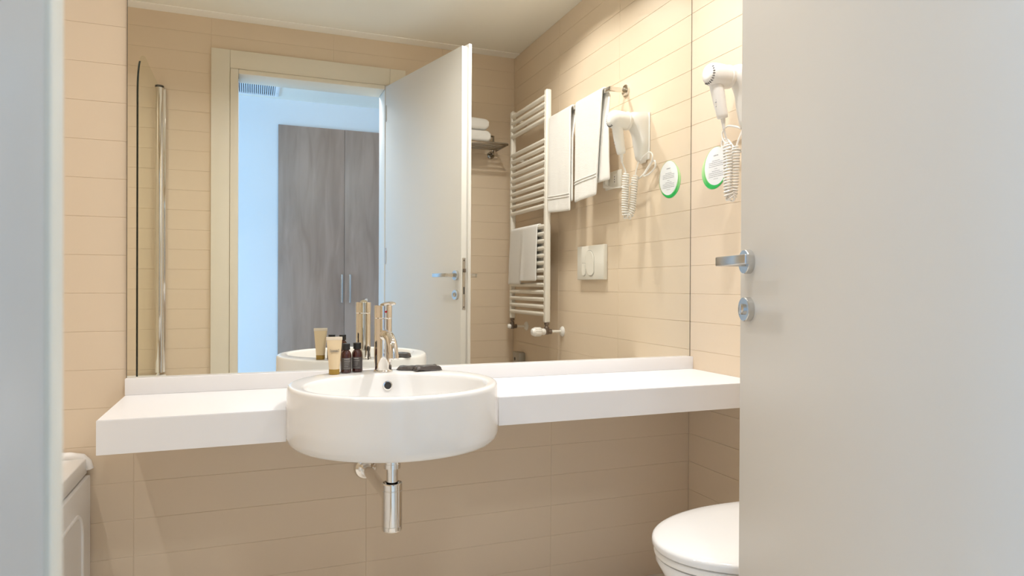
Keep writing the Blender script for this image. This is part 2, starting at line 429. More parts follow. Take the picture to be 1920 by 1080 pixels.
# trap ----------------------------------------------------------------------
PX, PY = .3255, 1.662
trap = thing('bottle_trap', (PX, PY, H-.61), 'chrome bottle trap under the basin with its pipe into the wall', 'drain trap')
build('tailpipe', MB().lathe((PX, PY, H-.505), (0, 0, 1), [(.0145, 0), (.0145, .125)], 28), 'chrome', trap, smooth=16)
build('slip_nut', MB().lathe((PX, PY, H-.452), (0, 0, 1), [(.0165, 0), (.0212, .001), (.0212, .012), (.0205, .013), (.0205, .055), (.0215, .056), (.0215, .068)], 28), 'chrome', trap, smooth=16)
bt = build('bottle', MB().lathe((PX, PY, H-.606), (0, 0, 1), [(.020, 0), (.0235, .001), (.0250, .004), (.0252, .0125), (.0247, .0130), (.0247, .0136), (.0252, .0142), (.0252, .100), (.0244, .1008), (.0244, .1025), (.0252, .1033), (.0252, .1165), (.0246, .1185), (.0225, .1190), (.0225, .105), (.0145, .104)], 40), 'chrome', trap, smooth=16)
build('wall_pipe', MB().tube([(PX-.004, PY+.015, H-.529), (.3225, 2.060, H-.551)], .0155, 28), 'chrome', trap, smooth=16)
build('pipe_collar', MB().lathe((PX-.003, PY+.020, H-.5295), (-.005, 1, -.05), [(.0175, 0), (.0175, .012), (.0155, .014)], 28), 'chrome', trap, smooth=16)
build('wall_flange', MB().lathe((.322, 2.0648, H-.551), (0, -1, 0), [(.034, 0), (.034, .006), (.030, .014), (.022, .016), (.022, .032), (.0165, .034)], 36), 'chrome', trap, smooth=16)

# toiletries on the basin rim ------------------------------------------------
RZ = H-.2398
tb = thing('lotion_tube', (.208, 1.866, RZ), 'cream coloured lotion tube standing on its ochre cap left on the basin rim', 'tube')
build('cap', MB().lathe((.208, 1.866, RZ), (0, 0, 1), [(.0135, 0), (.0142, .0008), (.0142, .0135), (.0135, .0142)], 28), 'gold', tb)
rr = []
for t in [i/14 for i in range(15)]:
    z = .0142+.078*t
    wx = .0140*(1-t)+.0205*t; wy = .0140*(1-t**1.3)+.0012*t**1.3
    rr.append([(.208+wx*math.cos(2*math.pi*k/32), 1.866+wy*math.sin(2*math.pi*k/32), RZ+z) for k in range(32)])
build('tube_body', MB().rings(rr), 'tube', tb)
build('crimp', MB().box((.1868, 1.8646, RZ+.0915), (.2292, 1.8674, RZ+.1005), .0008), 'tubetop', tb)
mb = MB()
# wordmark is only a handful of blurred strokes in the photograph
for i, (dx, hh) in enumerate(((-.0115, .0062), (-.0085, .0038), (-.0062, .0036), (-.0040, .0036), (-.0018, .0036), (.0004, .0036), (.0026, .0036), (.0048, .0036), (.0070, .0036), (.0105, .0062))):
    mb.box((.208+dx-.0005, 1.8520+.0050-.0009, RZ+.062), (.208+dx+.0005, 1.8520+.0062, RZ+.062+hh))
mb.box((.208-.0125, 1.8561, RZ+.0605), (.208+.0115, 1.8583, RZ+.0612))
build('printed_wordmark', mb, 'print', tb, smooth=0)
mb = MB()
for z in (.0395, .0255):
    mb.lathe((.208, 1.866, RZ+z), (0, 0, 1), [(.0152, 0), (.0152, .0010)], 28)
def bottle(x, y, rz, lab):
    b = thing('toiletry_bottle', (x, y, RZ), lab, 'bottle', 'dark amber toiletry bottles on the basin rim')
    build('bottle_body', MB().lathe((x, y, RZ), (0, 0, 1), [(.012, 0), (.0140, .0008), (.0148, .003), (.0148, .047), (.0140, .053), (.0115, .058), (.0085, .061), (.0080, .066)], 32), 'amber', b)
    build('cap', MB().lathe((x, y, RZ+.0635), (0, 0, 1), [(.0104, 0), (.0110, .0006), (.0110, .0160), (.0103, .0168)], 28), 'black', b)
    # wrap label on the front and right of the glass
    n = 20; a0, a1 = math.radians(-150+rz), math.radians(-10+rz)
    mb = MB()
    for i in range(n+1):
        pass
    rows = [[(x+.0151*math.cos(a0+(a1-a0)*i/n), y+.0151*math.sin(a0+(a1-a0)*i/n), RZ+z) for i in range(n+1)] for z in (.0095, .0420)]
    mb.rings(rows, False, False, closed=False)
    lb = build('label', mb, 'label', b, label='dark grey printed label')
    mb = MB()
    for z, w0, w1, hh in ((.0375, -.75, -.35, .0022), (.0335, -.75, -.30, .0007), (.0315, -.75, -.28, .0007), (.0275, -.75, -.38, .0007), (.0230, -.75, -.40, .0007), (.0180, -.75, -.45, .0007), (.0130, -.80, -.25, .0007)):
        m_ = 8
        rows = [[(x+.01525*math.cos(a0+(a1-a0)*(1+w0+(w1-w0)*i/m_)), y+.01525*math.sin(a0+(a1-a0)*(1+w0+(w1-w0)*i/m_)), RZ+zz) for i in range(m_+1)] for zz in (z, z+hh)]
        mb.rings(rows, False, False, closed=False)
    build('printed_lines', mb, 'printl', lb, smooth=0)
bottle(.2412, 1.8850, 0, 'dark amber bottle with black cap, touching the cream tube')
bottle(.2735, 1.8990, -25, 'dark amber bottle with black cap, the one nearer the tap')

def sachet(cx, cy, z0, w, d, rz, h, seed):
    b2 = bmesh.new(); n = 20
    grid = {}
    for i in range(n+1):
        for j in range(n+1):
            u, v = i/n*2-1, j/n*2-1
            f = min(1, (1-abs(u))/.13)*min(1, (1-abs(v))/.18)
            zz = h*f + .0034*noise.noise(Vector((u*1.6+seed, v*2.4, seed)))*(1 if f > 0 else 1.5)
            crx = .002*noise.noise(Vector((u*5, v*5+seed, 1)))
            grid[i, j] = b2.verts.new((u*w/2+crx, v*d/2+crx, max(0.0004, zz)))
    for i in range(n):
        for j in range(n):
            b2.faces.new((grid[i, j], grid[i+1, j], grid[i+1, j+1], grid[i, j+1]))
    mt = Matrix.Translation((cx, cy, z0)) @ Matrix.Rotation(rz, 4, 'Z')
    for v in b2.verts: v.co = mt @ v.co
    mb = MB(); mb.add(b2); return mb
tag(build('soap_sachet', sachet(.462, 1.8705, RZ+.001, .078, .050, math.radians(8), .0118, 3.1), 'sachet', solid=.001), 'glossy black soap sachet lying right of the tap on the basin rim', 'sachet')
tag(build('soap_sachet', sachet(.418, 1.8985, RZ+.001, .060, .045, math.radians(-28), .0085, 8.7), 'sachet', solid=.001), 'crumpled black sachet tucked behind the larger one beside the tap', 'sachet')

# ------------------------------------------------------------------ toilet
TYC = 1.325
toi = thing('toilet', (1.2, TYC, H-.95), 'white wall-hung toilet with closed lid in the right corner', 'toilet')
def oval(sc, z, x0=.885, x1=1.465, b=.213, dx=0):
    out = []; xm = 1.215
    for k in range(72):
        a = 2*math.pi*k/72; c, s_ = math.cos(a), math.sin(a)
        if c < 0: x = xm + (xm-x0)*c*sc; y = b*s_*sc
        else:
            e = .55
            x = xm + (x1-xm)*abs(c)**e*(sc if sc < 1 else sc); y = b*math.copysign(abs(s_)**.8, s_)*sc
        out.append((x+dx, TYC+y, H+z))
    return out
build('lid', MB().rings([oval(.97, -.6205), oval(.995, -.6195), oval(1.0, -.617), oval(1.0, -.608), oval(.996, -.6035), oval(.98, -.6005), oval(.93, -.5970), oval(.80, -.5930), oval(.6, -.5905), oval(.3, -.589), oval(.05, -.5888)]), 'ceramic', toi, smooth=60)
build('seat', MB().rings([oval(.95, -.6395), oval(.983, -.638), oval(.986, -.634), oval(.986, -.6265), oval(.978, -.6235), oval(.95, -.623)]), 'plastic', toi, smooth=60)
build('bowl', MB().rings([oval(.55, -.95, dx=.13), oval(.66, -.93, dx=.105), oval(.76, -.86, dx=.075), oval(.86, -.76, dx=.04), oval(.945, -.69, dx=.012), oval(.972, -.655), oval(.972, -.643), oval(.90, -.6405)]), 'ceramic', toi, smooth=60)
for s_ in (-1, 1):
    build('lid_hinge', MB().lathe((1.455, TYC+s_*.08-.02, H-.622), (0, 1, 0), [(.011, 0), (.012, .002), (.012, .038), (.011, .04)], 18), 'chrome', toi)

# flush plate -----------------------------------------------------------------
fp = thing('flush_plate', (W, 1.315, H+.028), 'white flush plate with two curved buttons on the tiled wall above toilet', 'flush plate')
build('plate', MB().box((W-.022, 1.185, H+.031), (W, 1.447, H+.190), .004), 'plastic2', fp)
def button(name, pts):
    b2 = bmesh.new()
    vs_ = [b2.verts.new((W-.0215, y, z)) for y, z in pts]
    f = b2.faces.new(vs_)
    ex = bmesh.ops.extrude_face_region(b2, geom=[f])
    for v in ex['geom']:
        if isinstance(v, bmesh.types.BMVert): v.co.x = W-.0255
    bmesh.ops.recalc_face_normals(b2, faces=b2.faces)
    es = [e for e in b2.edges if all(abs(v.co.x-(W-.0255)) < 1e-6 for v in e.verts)]
    bmesh.ops.bevel(b2, geom=es, offset=.0018, segments=2, affect='EDGES')
    mb = MB(); mb.add(b2); bt_ = build(name, mb, 'plastic2', fp)
    cy0 = sum(y for y, z in pts)/len(pts); cz0 = sum(z for y, z in pts)/len(pts)
    b3 = []
    for y, z in pts:
        d = Vector((y-cy0, z-cz0)); d = d*(1+.0022/max(.01, d.length)); b3.append((cy0+d.x, cz0+d.y))
    gm_ = MB().rings([[(W-.0219, y, z) for y, z in b3], [(W-.0223, y, z) for y, z in b3]])
    build('button_gap', gm_, 'gap', bt_, smooth=0)
cy_, cz_ = 1.335, H+.112
big = [(cy_-.030+.052*math.cos(a), cz_+.008+.052*math.sin(a)) for a in [math.pi*k/18 for k in range(0, 15)]]
big = [(1.358, H+.066), (1.358, H+.118)] + [(1.311+.047*math.cos(math.pi*k/20), H+.118+.049*math.sin(math.pi*k/20)) for k in range(1, 18)] + [(1.279, H+.140), (1.279, H+.085), (1.296, H+.066)] + [(1.327+.031*math.cos(math.pi+math.pi*k/10), H+.069+.020*math.sin(math.pi+math.pi*k/10)) for k in range(1, 10)]
button('large_button', big)
sm = [(1.276, H+.108), (1.239, H+.108), (1.239, H+.066)] + [(1.2575+.0185*math.cos(math.pi+math.pi*k/8), H+.064+.015*math.sin(math.pi+math.pi*k/8)) for k in range(1, 8)] + [(1.276, H+.066)]
button('small_button', sm)

# ------------------------------------------------------------------ bath and glass screen
TXR = -.403
tub = thing('bathtub', (-.78, 1.17, 0), 'ivory bathtub with panelled side along the left wall', 'bathtub')
ZR = H-.457
def rrect(x0, x1, y0, y1, r, z, n=8):
    out = []
    for cx, cy, a0 in ((x1-r, y1-r, 0), (x0+r, y1-r, 90), (x0+r, y0+r, 180), (x1-r, y0+r, 270)):
        for k in range(n+1):
            a = math.radians(a0+90*k/n); out.append((cx+r*math.cos(a), cy+r*math.sin(a), z))
    return out
y0, y1, x0, x1 = .290, 2.060, XL+.005, TXR
rs = [rrect(x0, x1-.002, y0, y1, .006, ZR-.042), rrect(x0, x1, y0, y1, .006, ZR-.040), rrect(x0, x1, y0, y1, .006, ZR-.003), rrect(x0+.001, x1-.001, y0+.001, y1-.001, .006, ZR-.001), rrect(x0+.003, x1-.003, y0+.003, y1-.003, .006, ZR),
      rrect(x0+.055, x1-.06, y0+.07, y1-.07, .14, ZR), rrect(x0+.062, x1-.068, y0+.078, y1-.078, .14, ZR-.006), rrect(x0+.075, x1-.08, y0+.10, y1-.10, .14, ZR-.05), rrect(x0+.12, x1-.12, y0+.2, y1-.16, .14, ZR-.36), rrect(x0+.18, x1-.18, y0+.28, y1-.24, .12, ZR-.40)]
build('tub_shell', MB().rings(rs), 'tub', tub, smooth=50)
# raised lip where the rim meets the end wall
lip = [(-.398, 2.056, ZR-.030), (-.402, 2.055, ZR-.012), (-.413, 2.054, ZR+.001), (-.44, 2.052, ZR+.007), (-.6, 2.052, ZR+.009), (-.9, 2.052, ZR+.009), (XL+.01, 2.052, ZR+.009)]
build('wall_lip', MB().tube(lip, .011, 12), 'tub', tub)
pn = build('side_panel', MB().box((TXR-.018, y0+.004, .05), (TXR+.008, y1-.002, ZR-.046), .003), 'tub', tub)
mb = MB()
pf = TXR+.008
out_ = [(y0+.07, .12), (y1-.10, .12), (y1-.10, ZR-.11), (y0+.07, ZR-.11)]
path = []
for (cy, cz, a0) in ((y1-.10-.06, ZR-.11-.06, 0), (y0+.13, ZR-.17, 90), (y0+.13, .18, 180), (y1-.16, .18, 270)):
    for k in range(7):
        a = math.radians(a0+90*k/6); path.append((pf, cy+.06*math.cos(a), cz+.06*math.sin(a)))
path.append(path[0]); 
mb.tube(path, .0045, 8)
build('panel_moulding', mb, 'tub', pn)
build('plinth', MB().box((TXR-.05, y0+.004, 0), (TXR-.035, y1-.002, .05)), 'tub', tub)

scr = thing('bath_screen', (-.435, YD+.01, ZR), 'clear glass bath screen with rounded corner and chrome wall post', 'shower screen')
sx, sy0, sy1, sz0, sz1, sr = -.435, .325, 1.005, ZR+.012, H+.982, .20
prof = [(sy0, sz0), (sy1, sz0)] + [(sy1-sr+sr*math.cos(math.pi/2*k/16), sz1-sr+sr*math.sin(math.pi/2*k/16)) for k in range(17)] + [(sy0, sz1)]
mb = MB()
mb.rings([[(sx+dx, y, z) for y, z in prof] for dx in (-.003, .003)])
build('glass_pane', mb, 'glass', scr, smooth=30)
edge = [(sx, sy1+.0012, sz0)]+[(sx, y+.0012*(1 if y > sy1-sr else 0), z+.0008) for y, z in prof[2:]]
mb = MB()
ed = []
for (y, z) in prof[1:11]:
    ed.append((y, z))
rsx = [[(sx-.0034, y+.0002, z), (sx+.0034, y+.0002, z), (sx+.0034, y+.0026, z+.001), (sx-.0034, y+.0026, z+.001)] for y, z in ed]
mb.rings(rsx)
build('edge_seal', mb, 'glassedge', scr, smooth=0, label='dark edge of the pane')
pp = build('wall_post', MB().lathe((sx, YD+.030, sz0), (0, 0, 1), [(.019, 0), (.019, 1.0+H-sz0-.012)], 28), 'chrome', scr, smooth=16)
build('post_cap', MB().lathe((sx, YD+.030, H+.988), (0, 0, 1), [(.0205, 0), (.0205, .009), (.018, .011)], 28), 'darkmetal', pp)
build('wall_channel', MB().box((sx+.010, YD+.0002, sz0), (sx+.028, YD+.026, H+.985), .003), 'chrome', scr)
build('bottom_seal', MB().box((sx-.004, sy0, ZR+.0005), (sx+.004, sy1, ZR+.0118)), 'plastic', scr)

# ------------------------------------------------------------------ towel radiator
rad = thing('towel_radiator', (W-.09, .74, H-.19), 'cream ladder towel radiator on the right wall near the corner', 'radiator')
RX = W-.090
for (ya, yb) in ((.481, .507), (.965, .995)):
    build('post', MB().box((RX-.015, ya, H-.185), (RX+.015, yb, H+.998), .006, 3), 'radiator', rad)
zs = [.9663-.0380*k for k in range(4)] + [.7441-.0370*k for k in range(10)] + [.3058-.0374*k for k in range(13)]
bar_me = None
for z in zs:
    if bar_me is None:
        o = build('bar', MB().tube([(RX-.006, .495, H+z), (RX-.006, .978, H+z)], .0115, 14), 'radiator', rad); bar_me = o
    else:
        o = bar_me.copy(); COL.objects.link(o); o.parent = rad
        o.location = bar_me.location + Vector((0, 0, z-zs[0]))
for y in (.494,):
    for z in (.945, .72):
        build('wall_bracket', MB().lathe((W, y, H+z), (-1, 0, 0), [(.014, 0), (.014, .006), (.008, .008), (.008, .08)], 16), 'radiator', rad)
build('bleed_plug', MB().lathe((RX, .494, H+.998), (0, 0, 1), [(.007, 0), (.007, .005), (.004, .007)], 14), 'radiator', rad)
for i, y in enumerate((.494, .980)):
    zc = H-.232
    v = build('valve', MB().lathe((RX, y, H-.184), (0, 0, -1), [(.009, 0), (.0125, .002), (.0125, .012), (.009, .014), (.009, .022), (.013, .026), (.014, .05), (.010, .062)], 18)
              .lathe((RX+.004, y, zc), (1, 0, 0), [(.009, 0), (.0125, .004), (.0125, .022), (.009, .024)], 18), 'brass', rad)
    build('feed_pipe', MB().lathe((RX+.025, y, zc), (1, 0, 0), [(.007, 0), (.007, .07)], 14), 'radiator', v)
    build('wall_rosette', MB().lathe((W, y, zc), (-1, 0, 0), [(.026, 0), (.026, .003), (.020, .010), (.009, .013)], 26), 'plastic', v)
    if i:
        pr = [(.013, 0), (.017, .006), (.017, .020), (.019, .022), (.0215, .030), (.0225, .045), (.0215, .062), (.016, .074), (.006, .078)]
    else:
        pr = [(.010, 0), (.013, .003), (.013, .016), (.010, .020), (.004, .021)]
    hd = build('valve_head', MB().lathe((RX-.008, y, zc), (-1, 0, 0), pr, 28), 'plastic', v, label='white thermostatic head' if i else 'small white valve cap')
    if i:
        mb = MB()
        for k in range(14):
            a = 2*math.pi*k/14
            mb.box((RX-.008-.060, y-.0015, zc+.0195), (RX-.008-.026, y+.0015, zc+.0235), .001, 1, Matrix.Rotation(a, 3, 'X'), (RX, y, zc))
        build('grip_ribs', mb, 'plastic', v)

# ------------------------------------------------------------------ towels
def drape(name, ya, yb, zbar, xbar, rbar, zf, zb, gap, thick, seed, taper=0.0, amp=.006, bands=(), yb_back=None, edge_fn=None, skew=0, conv=0.0):
    """towel over a bar running along Y; the front hangs on the room side (-X)"""
    prof = []
    nf, na, nb = 26, 10, 22
    for i in range(nf): prof.append(('f', i/nf))
    for i in range(na+1): prof.append(('a', i/na))
    for i in range(1, nb+1): prof.append(('b', i/nb))
    ny = 22; b2 = bmesh.new(); g = []
    R = rbar+gap
    for kind, t in prof:
        row = []
        for j in range(ny+1):
            v = j/ny
            if kind == 'f':
                z = zf + (zbar-zf)*t; x = xbar-R; dn = 1-t
            elif kind == 'a':
                a = math.pi*t; x = xbar-R*math.cos(a); z = zbar+R*math.sin(a); dn = 0
            else:
                z = zbar + (zb-zbar)*t; x = xbar+R; dn = t
            lo, hi = ya, yb
            if kind == 'b' and yb_back: hi = yb + (yb_back-yb)*min(1, .5+.5*t)
            hi = hi - taper*dn if kind == 'f' else hi
            y = lo + (hi-lo)*v
            if kind == 'f': z += skew*(v-.5)*dn
            wv = noise.noise(Vector((y*9+seed, z*1.2, seed)))*amp*dn + noise.noise(Vector((y*30, z*14, seed)))*.0012*(.3+dn)
            if kind == 'b': x += wv - conv*2*R*min(1, dn/.3)
            else: x += wv
            if edge_fn and kind == 'f': x, y, z = edge_fn(x, y, z, v, dn)
            row.append(b2.verts.new((x, y, z)))
        g.append(row)
    for a, c in zip(g, g[1:]):
        for j in range(ny): b2.faces.new((a[j], a[j+1], c[j+1], c[j]))
    mb = MB(); mb.add(b2)
    o = thing_parts(name, mb, ya, yb, zf, zbar, xbar-R, thick, bands, seed, amp, taper, skew)
    return o
def thing_parts(name, mb, ya, yb, zf, zbar, xf, thick, bands, seed, amp, taper, skew):
    o = build(name, mb, 'towel', None, smooth=80, solid=thick, subsurf=1)
    for zrel in bands:
        b2 = bmesh.new(); ny = 22; g = []
        for dz in (-.0022, .0022):
            row = []
            for j in range(ny+1):
                v = j/ny
                z = zf+zrel+dz; t = (z-zf)/(zbar-zf); dn = 1-t
                y = ya+.002+(yb-.004-taper*dn-ya)*v
                zz = z+skew*(v-.5)*dn
                x = xf + noise.noise(Vector((y*9+seed, zz*1.2, seed)))*amp*dn - thick*.5-.0013
                row.append(b2.verts.new((x, y, zz)))
            g.append(row)
        for j in range(ny): b2.faces.new((g[0][j], g[0][j+1], g[1][j+1], g[1][j]))
        m_ = MB(); m_.add(b2)
        build('woven_band', m_, 'band', o, smooth=80, solid=.0015)
    return o
RAILX, RAILZ = W-.080, H+.836
t1 = drape('hand_towel', 1.012, 1.258, RAILZ, RAILX, .009, H+.362, H+.40, .006, .009, 1.7, taper=.006, amp=.010, bands=(.068, .080), skew=-.012, conv=.62)
tag(t1, 'white hand towel on the chrome rail, hanging beside the radiator post', 'towel', 'white towels hung in the bathroom')
t2 = drape('hand_towel', 1.306, 1.562, RAILZ, RAILX, .009, H+.392, H+.452, .006, .009, 5.2, taper=.052, amp=.012, bands=(.082, .094), yb_back=1.600, skew=.012, conv=.45)
tag(t2, 'white hand towel on the chrome rail, hanging next to the hair dryer', 'towel', 'white towels hung in the bathroom')
def fold(x, y, z, v, dn):
    d = (v-.50)
    if v > .46: x -= .012*dn*min(1, (v-.46)/.05); z += .018*dn
    x -= .010*math.exp(-(d/.06)**2)*dn
    y -= .035*dn*(1-v)
    return x, y, z
t3 = drape('hand_towel', .520, .905, H+.3058, RX-.006, .0115, H+.008, H+.09, .004, .007, 9.4, amp=.010, edge_fn=fold)
tag(t3, 'small rumpled white towel hanging over the lower bars of the radiator', 'towel', 'white towels hung in the bathroom')

rail = thing('towel_rail', (W, 1.3, RAILZ), 'chrome towel rail on the right wall holding two hand towels', 'towel rail')
build('rail_bar', MB().box((RAILX-.006, 1.006, RAILZ-.010), (RAILX+.006, 1.606, RAILZ+.010), .0035), 'chrome', rail)
for y in (1.012, 1.600):
    build('arm', MB().box((RAILX-.006, y-.006, RAILZ-.010), (W-.006, y+.006, RAILZ+.010), .0035), 'chrome', rail)
    build('rosette', MB().lathe((W, y, RAILZ), (-1, 0, 0), [(.0255, 0), (.0255, .007), (.0235, .009), (.009, .0095)], 30), 'chrome', rail, smooth=16)

# ------------------------------------------------------------------ towel shelf behind the door
SZ = H+.812
sh = thing('towel_shelf', (1.12, YD, SZ), 'chrome rack shelf on the wall behind the open door', 'shelf')
for y in (.325, .365, .405, .445):
    build('shelf_bar', MB().tube([(.90, y, SZ), (1.366, y, SZ)], .0055, 10), 'rackmetal', sh)
build('front_bar', MB().box((.892, .482, SZ-.008), (1.374, .492, SZ+.008), .003), 'rackmetal', sh)
for x in (.892, 1.368):
    build('side_bar', MB().box((x-.005, YD+.012, SZ-.007), (x+.005, .490, SZ+.007), .003), 'rackmetal', sh)
    build('bracket', MB().lathe((x-.03, YD, SZ-.028), (0, 1, 0), [(.022, 0), (.022, .008), (.012, .012), (.012, .04)], 22).box((x-.036, YD+.02, SZ-.034), (x-.024, YD+.05, SZ-.004), .003), 'rackmetal', sh)
mb = MB().tube([(.905, .312, SZ), (.905, .312, SZ+.082)], .005, 10).tube([(1.345, .312, SZ), (1.345, .312, SZ+.082)], .005, 10).tube([(.905, .312, SZ+.08), (1.345, .312, SZ+.08)], .005, 10)
build('back_guard', mb, 'rackmetal', sh)
def folded(x0, x1, y0, y1, z0, h, seed):
    # folded bath towel: a rounded fold at both ends, three layers showing
    mb = MB(); n = 30; rs = []
    for i in range(n+1):
        x = x0+(x1-x0)*i/n; u = abs(2*i/n-1)
        k = (1-max(0, (u-.88)/.12)**2*.45)
        hh = h*k
        wob = .004*noise.noise(Vector((x*9, seed, 2)))
        r_ = []
        m_ = 28
        for q in range(m_):
            a = 2*math.pi*q/m_
            c, s_ = math.cos(a), math.sin(a)
            e = .38
            r_.append((x + .004*noise.noise(Vector((q*.6, seed, x))), (y0+y1)/2+(y1-y0)/2*math.copysign(abs(c)**e, c)*(1 if u < .97 else .97), z0+h/2+hh/2*math.copysign(abs(s_)**(e+.15), s_)*(1-.06*math.cos(a*6)**2)+wob*(s_ > 0)))
        rs.append(r_)
    mb.rings(rs); return mb
tag(build('folded_towel', folded(.93, 1.272, .335, .475, SZ+.0065, .072, 1.3), 'towel', smooth=70), 'folded white bath towel lying directly on the chrome shelf', 'towel', 'folded towels on the shelf')
tag(build('folded_towel', folded(.93, 1.262, .338, .472, SZ+.0790, .068, 4.6), 'towel', smooth=70), 'folded white bath towel on top of the other on the shelf', 'towel', 'folded towels on the shelf')

# ------------------------------------------------------------------ hair dryer and its wall holder
hold = thing('dryer_holder', (W, 1.745, H+.5), 'white wall holder that the hair dryer nozzle sits in', 'holder')
def sect(x, zc, ry, rz, n=28, e=.75, yc=1.745):
    return [(x, yc+ry*math.copysign(abs(math.cos(2*math.pi*k/n))**e, math.cos(2*math.pi*k/n)), H+zc+rz*math.copysign(abs(math.sin(2*math.pi*k/n))**e, math.sin(2*math.pi*k/n))) for k in range(n)]
hz = []
for t in [i/20 for i in range(21)]:      # stacked horizontal sections from bottom to top, a wedge that grows out to the nozzle
    z = .502+(.700-.502)*t
    xf = 1.456-.016*min(1, t/.5)-.032*min(1, max(0, (t-.5)/.28))**1.5
    wy = .026+.014*min(1, t/.4)
    if t < .12: xf += .018*(1-t/.12)**2; wy -= .008*(1-t/.12)**2
    if t > .9: xf += .012*(t-.9)/.1; wy -= .006*(t-.9)/.1
    pts = []
    for k in range(24):
        a = math.pi*k/23
        pts.append((W-.005-(W-.005-xf)*math.sin(a)**.7, 1.745-wy*math.cos(a)*(1 if True else 1), H+z))
    hz.append(pts)
hb = build('holder_body', MB().rings(hz), 'plastic', hold, smooth=60)
build('back_plate', MB().box((W-.005, 1.702, H+.512), (W, 1.790, H+.700), .0022), 'plastic', hold)
mb = MB()
def hsurf(a, z):
    t = (z-.502)/.198; xf = 1.456-.016*min(1, t/.5)-.032*min(1, max(0, (t-.5)/.28))**1.5; wy = .026+.014*min(1, t/.4)
    return (W-.005-(W-.005-xf+.0006)*math.sin(a)**.7, 1.745-(wy+.0006)*math.cos(a), H+z)
for z, a0, a1, hh in ((.578, .55, .95, .003), (.570, .6, .8, .005), (.570, .85, .95, .005)):
    mb.rings([[hsurf(a0+(a1-a0)*k/4, zz) for k in range(5)] for zz in (z, z+hh)], False, False, closed=False)
build('printed_mark', mb, 'ink', hold, smooth=0)
pc = bezier([(1.462, 1.758, H+.508), (1.462, 1.785, H+.520), (1.462, 1.825, H+.530), (1.462, 1.850, H+.514), (1.461, 1.842, H+.485), (1.460, 1.805, H+.455), (1.461, 1.790, H+.442), (1.465, 1.822, H+.446), (1.468, 1.858, H+.466), (1.468, 1.856, H+.492), (1.466, 1.825, H+.484), (1.460, 1.780, H+.446), (1.455, 1.715, H+.424), (1.455, 1.6456, H+.4184), (1.460, 1.53, H+.430), (1.466, 1.45, H+.4554)], 8)
build('power_cord', MB().tube(pc, .0032, 8), 'plastic', hold)

dry = thing('hair_dryer', (1.37, 1.75, H+.53), 'white hair dryer hung on the wall with a coiled cord', 'hair dryer')
HZ = .664
hb = [(1.322, .012, 0), (1.323, .020, 0), (1.328, .029, 0), (1.337, .0345, 0), (1.348, .0365, 0), (1.365, .0370, 0), (1.383, .0365, 0), (1.398, .0350, 0), (1.412, .0335, 0)]
build('barrel', MB().rings([[(x, 1.752+r*math.cos(2*math.pi*k/36), H+HZ+.002*(1.37-x)/.05+r*math.sin(2*math.pi*k/36)) for k in range(36)] for x, r, _ in hb]), 'plastic', dry, smooth=60)
build('nozzle_ring', MB().lathe((1.3985, 1.752, H+HZ), (1, 0, 0), [(.0355, 0), (.0368, .0015), (.0368, .006), (.0345, .0075)], 36), 'plastic', dry)
mb = MB()
for k in range(11):
    a = math.radians(-88+k*15)
    mb.box((1.3265, 1.752-.0008, H+HZ+.0195), (1.3405, 1.752+.0008, H+HZ+.0325), 0, 1, Matrix.Rotation(a+math.pi/2+.9, 3, 'X'), (1.33, 1.752, H+HZ+.001))
build('rear_vents', mb, 'slot', dry, smooth=0)
hp = [(1.359, 1.752, H+.650), (1.361, 1.752, H+.630), (1.368, 1.750, H+.595), (1.374, 1.749, H+.565), (1.380, 1.748, H+.542), (1.382, 1.7475, H+.532), (1.3825, 1.7475, H+.530)]
hdl = build('handle', MB().tube(hp, .02, 24, radii=[.0215, .0215, .0205, .0185, .0178, .0160, .0120], sx=.92, sy=1.05), 'plastic', dry, smooth=60)
mb = MB()
for z, hh in ((.603, .004), (.612, .003)):
    mb.box((1.3495-(.603-z)*.2, 1.738, H+z), (1.3535-(.603-z)*.2, 1.752, H+z+hh), .0005, 1)
build('switch', mb, 'plastic2', hdl)
mb = MB()
for z in (.588, .583, .576):
    mb.box((1.3510, 1.741, H+z), (1.3560, 1.750, H+z+.0025))
mb.lathe((1.3555, 1.7465, H+.566), (-1, 0, 0), [(.003, 0), (.003, .0012)], 10)
build('printed_marks', mb, 'ink', hdl, smooth=0)
build('strain_relief', MB().lathe((1.3825, 1.7475, H+.531), (.1, 0, -1), [(.0075, 0), (.0070, .010), (.0055, .018), (.0045, .034)], 14), 'plastic', hdl)
core = bezier([(1.386, 1.7475, H+.498), (1.393, 1.749, H+.480), (1.400, 1.750, H+.462), (1.402, 1.748, H+.42), (1.402, 1.746, H+.36), (1.402, 1.745, H+.310), (1.408, 1.746, H+.284), (1.422, 1.750, H+.288), (1.430, 1.753, H+.315), (1.434, 1.755, H+.36), (1.438, 1.756, H+.41), (1.444, 1.755, H+.455), (1.454, 1.751, H+.485), (1.462, 1.748, H+.506)], 30)
pts = []; turns = 38; n = len(core); s0, s1 = int(n*.16), int(n*.84)
L = [0]
for i in range(1, n): L.append(L[-1]+(core[i]-core[i-1]).length)
M_ = 46*12; x = Vector((0, 1, 0))
for k in range(M_+1):
    s_ = L[s0]+(L[s1]-L[s0])*k/M_
    i = max(1, next((q for q in range(n) if L[q] >= s_), n-1))
    f = (s_-L[i-1])/(L[i]-L[i-1]); p = core[i-1].lerp(core[i], f)
    t = (core[min(n-1, i+3)]-core[max(0, i-4)]).normalized()
    xx = (x-t*x.dot(t)).normalized(); yy = t.cross(xx); a = 2*math.pi*turns*k/M_
    fade = min(1, k/18, (M_-k)/18)
    pts.append(p+(xx*math.cos(a)+yy*math.sin(a))*.0122*fade)
build('coiled_cord', MB().tube(core[:s0+1]+pts+core[s1:], .0031, 6), 'plastic', dry)

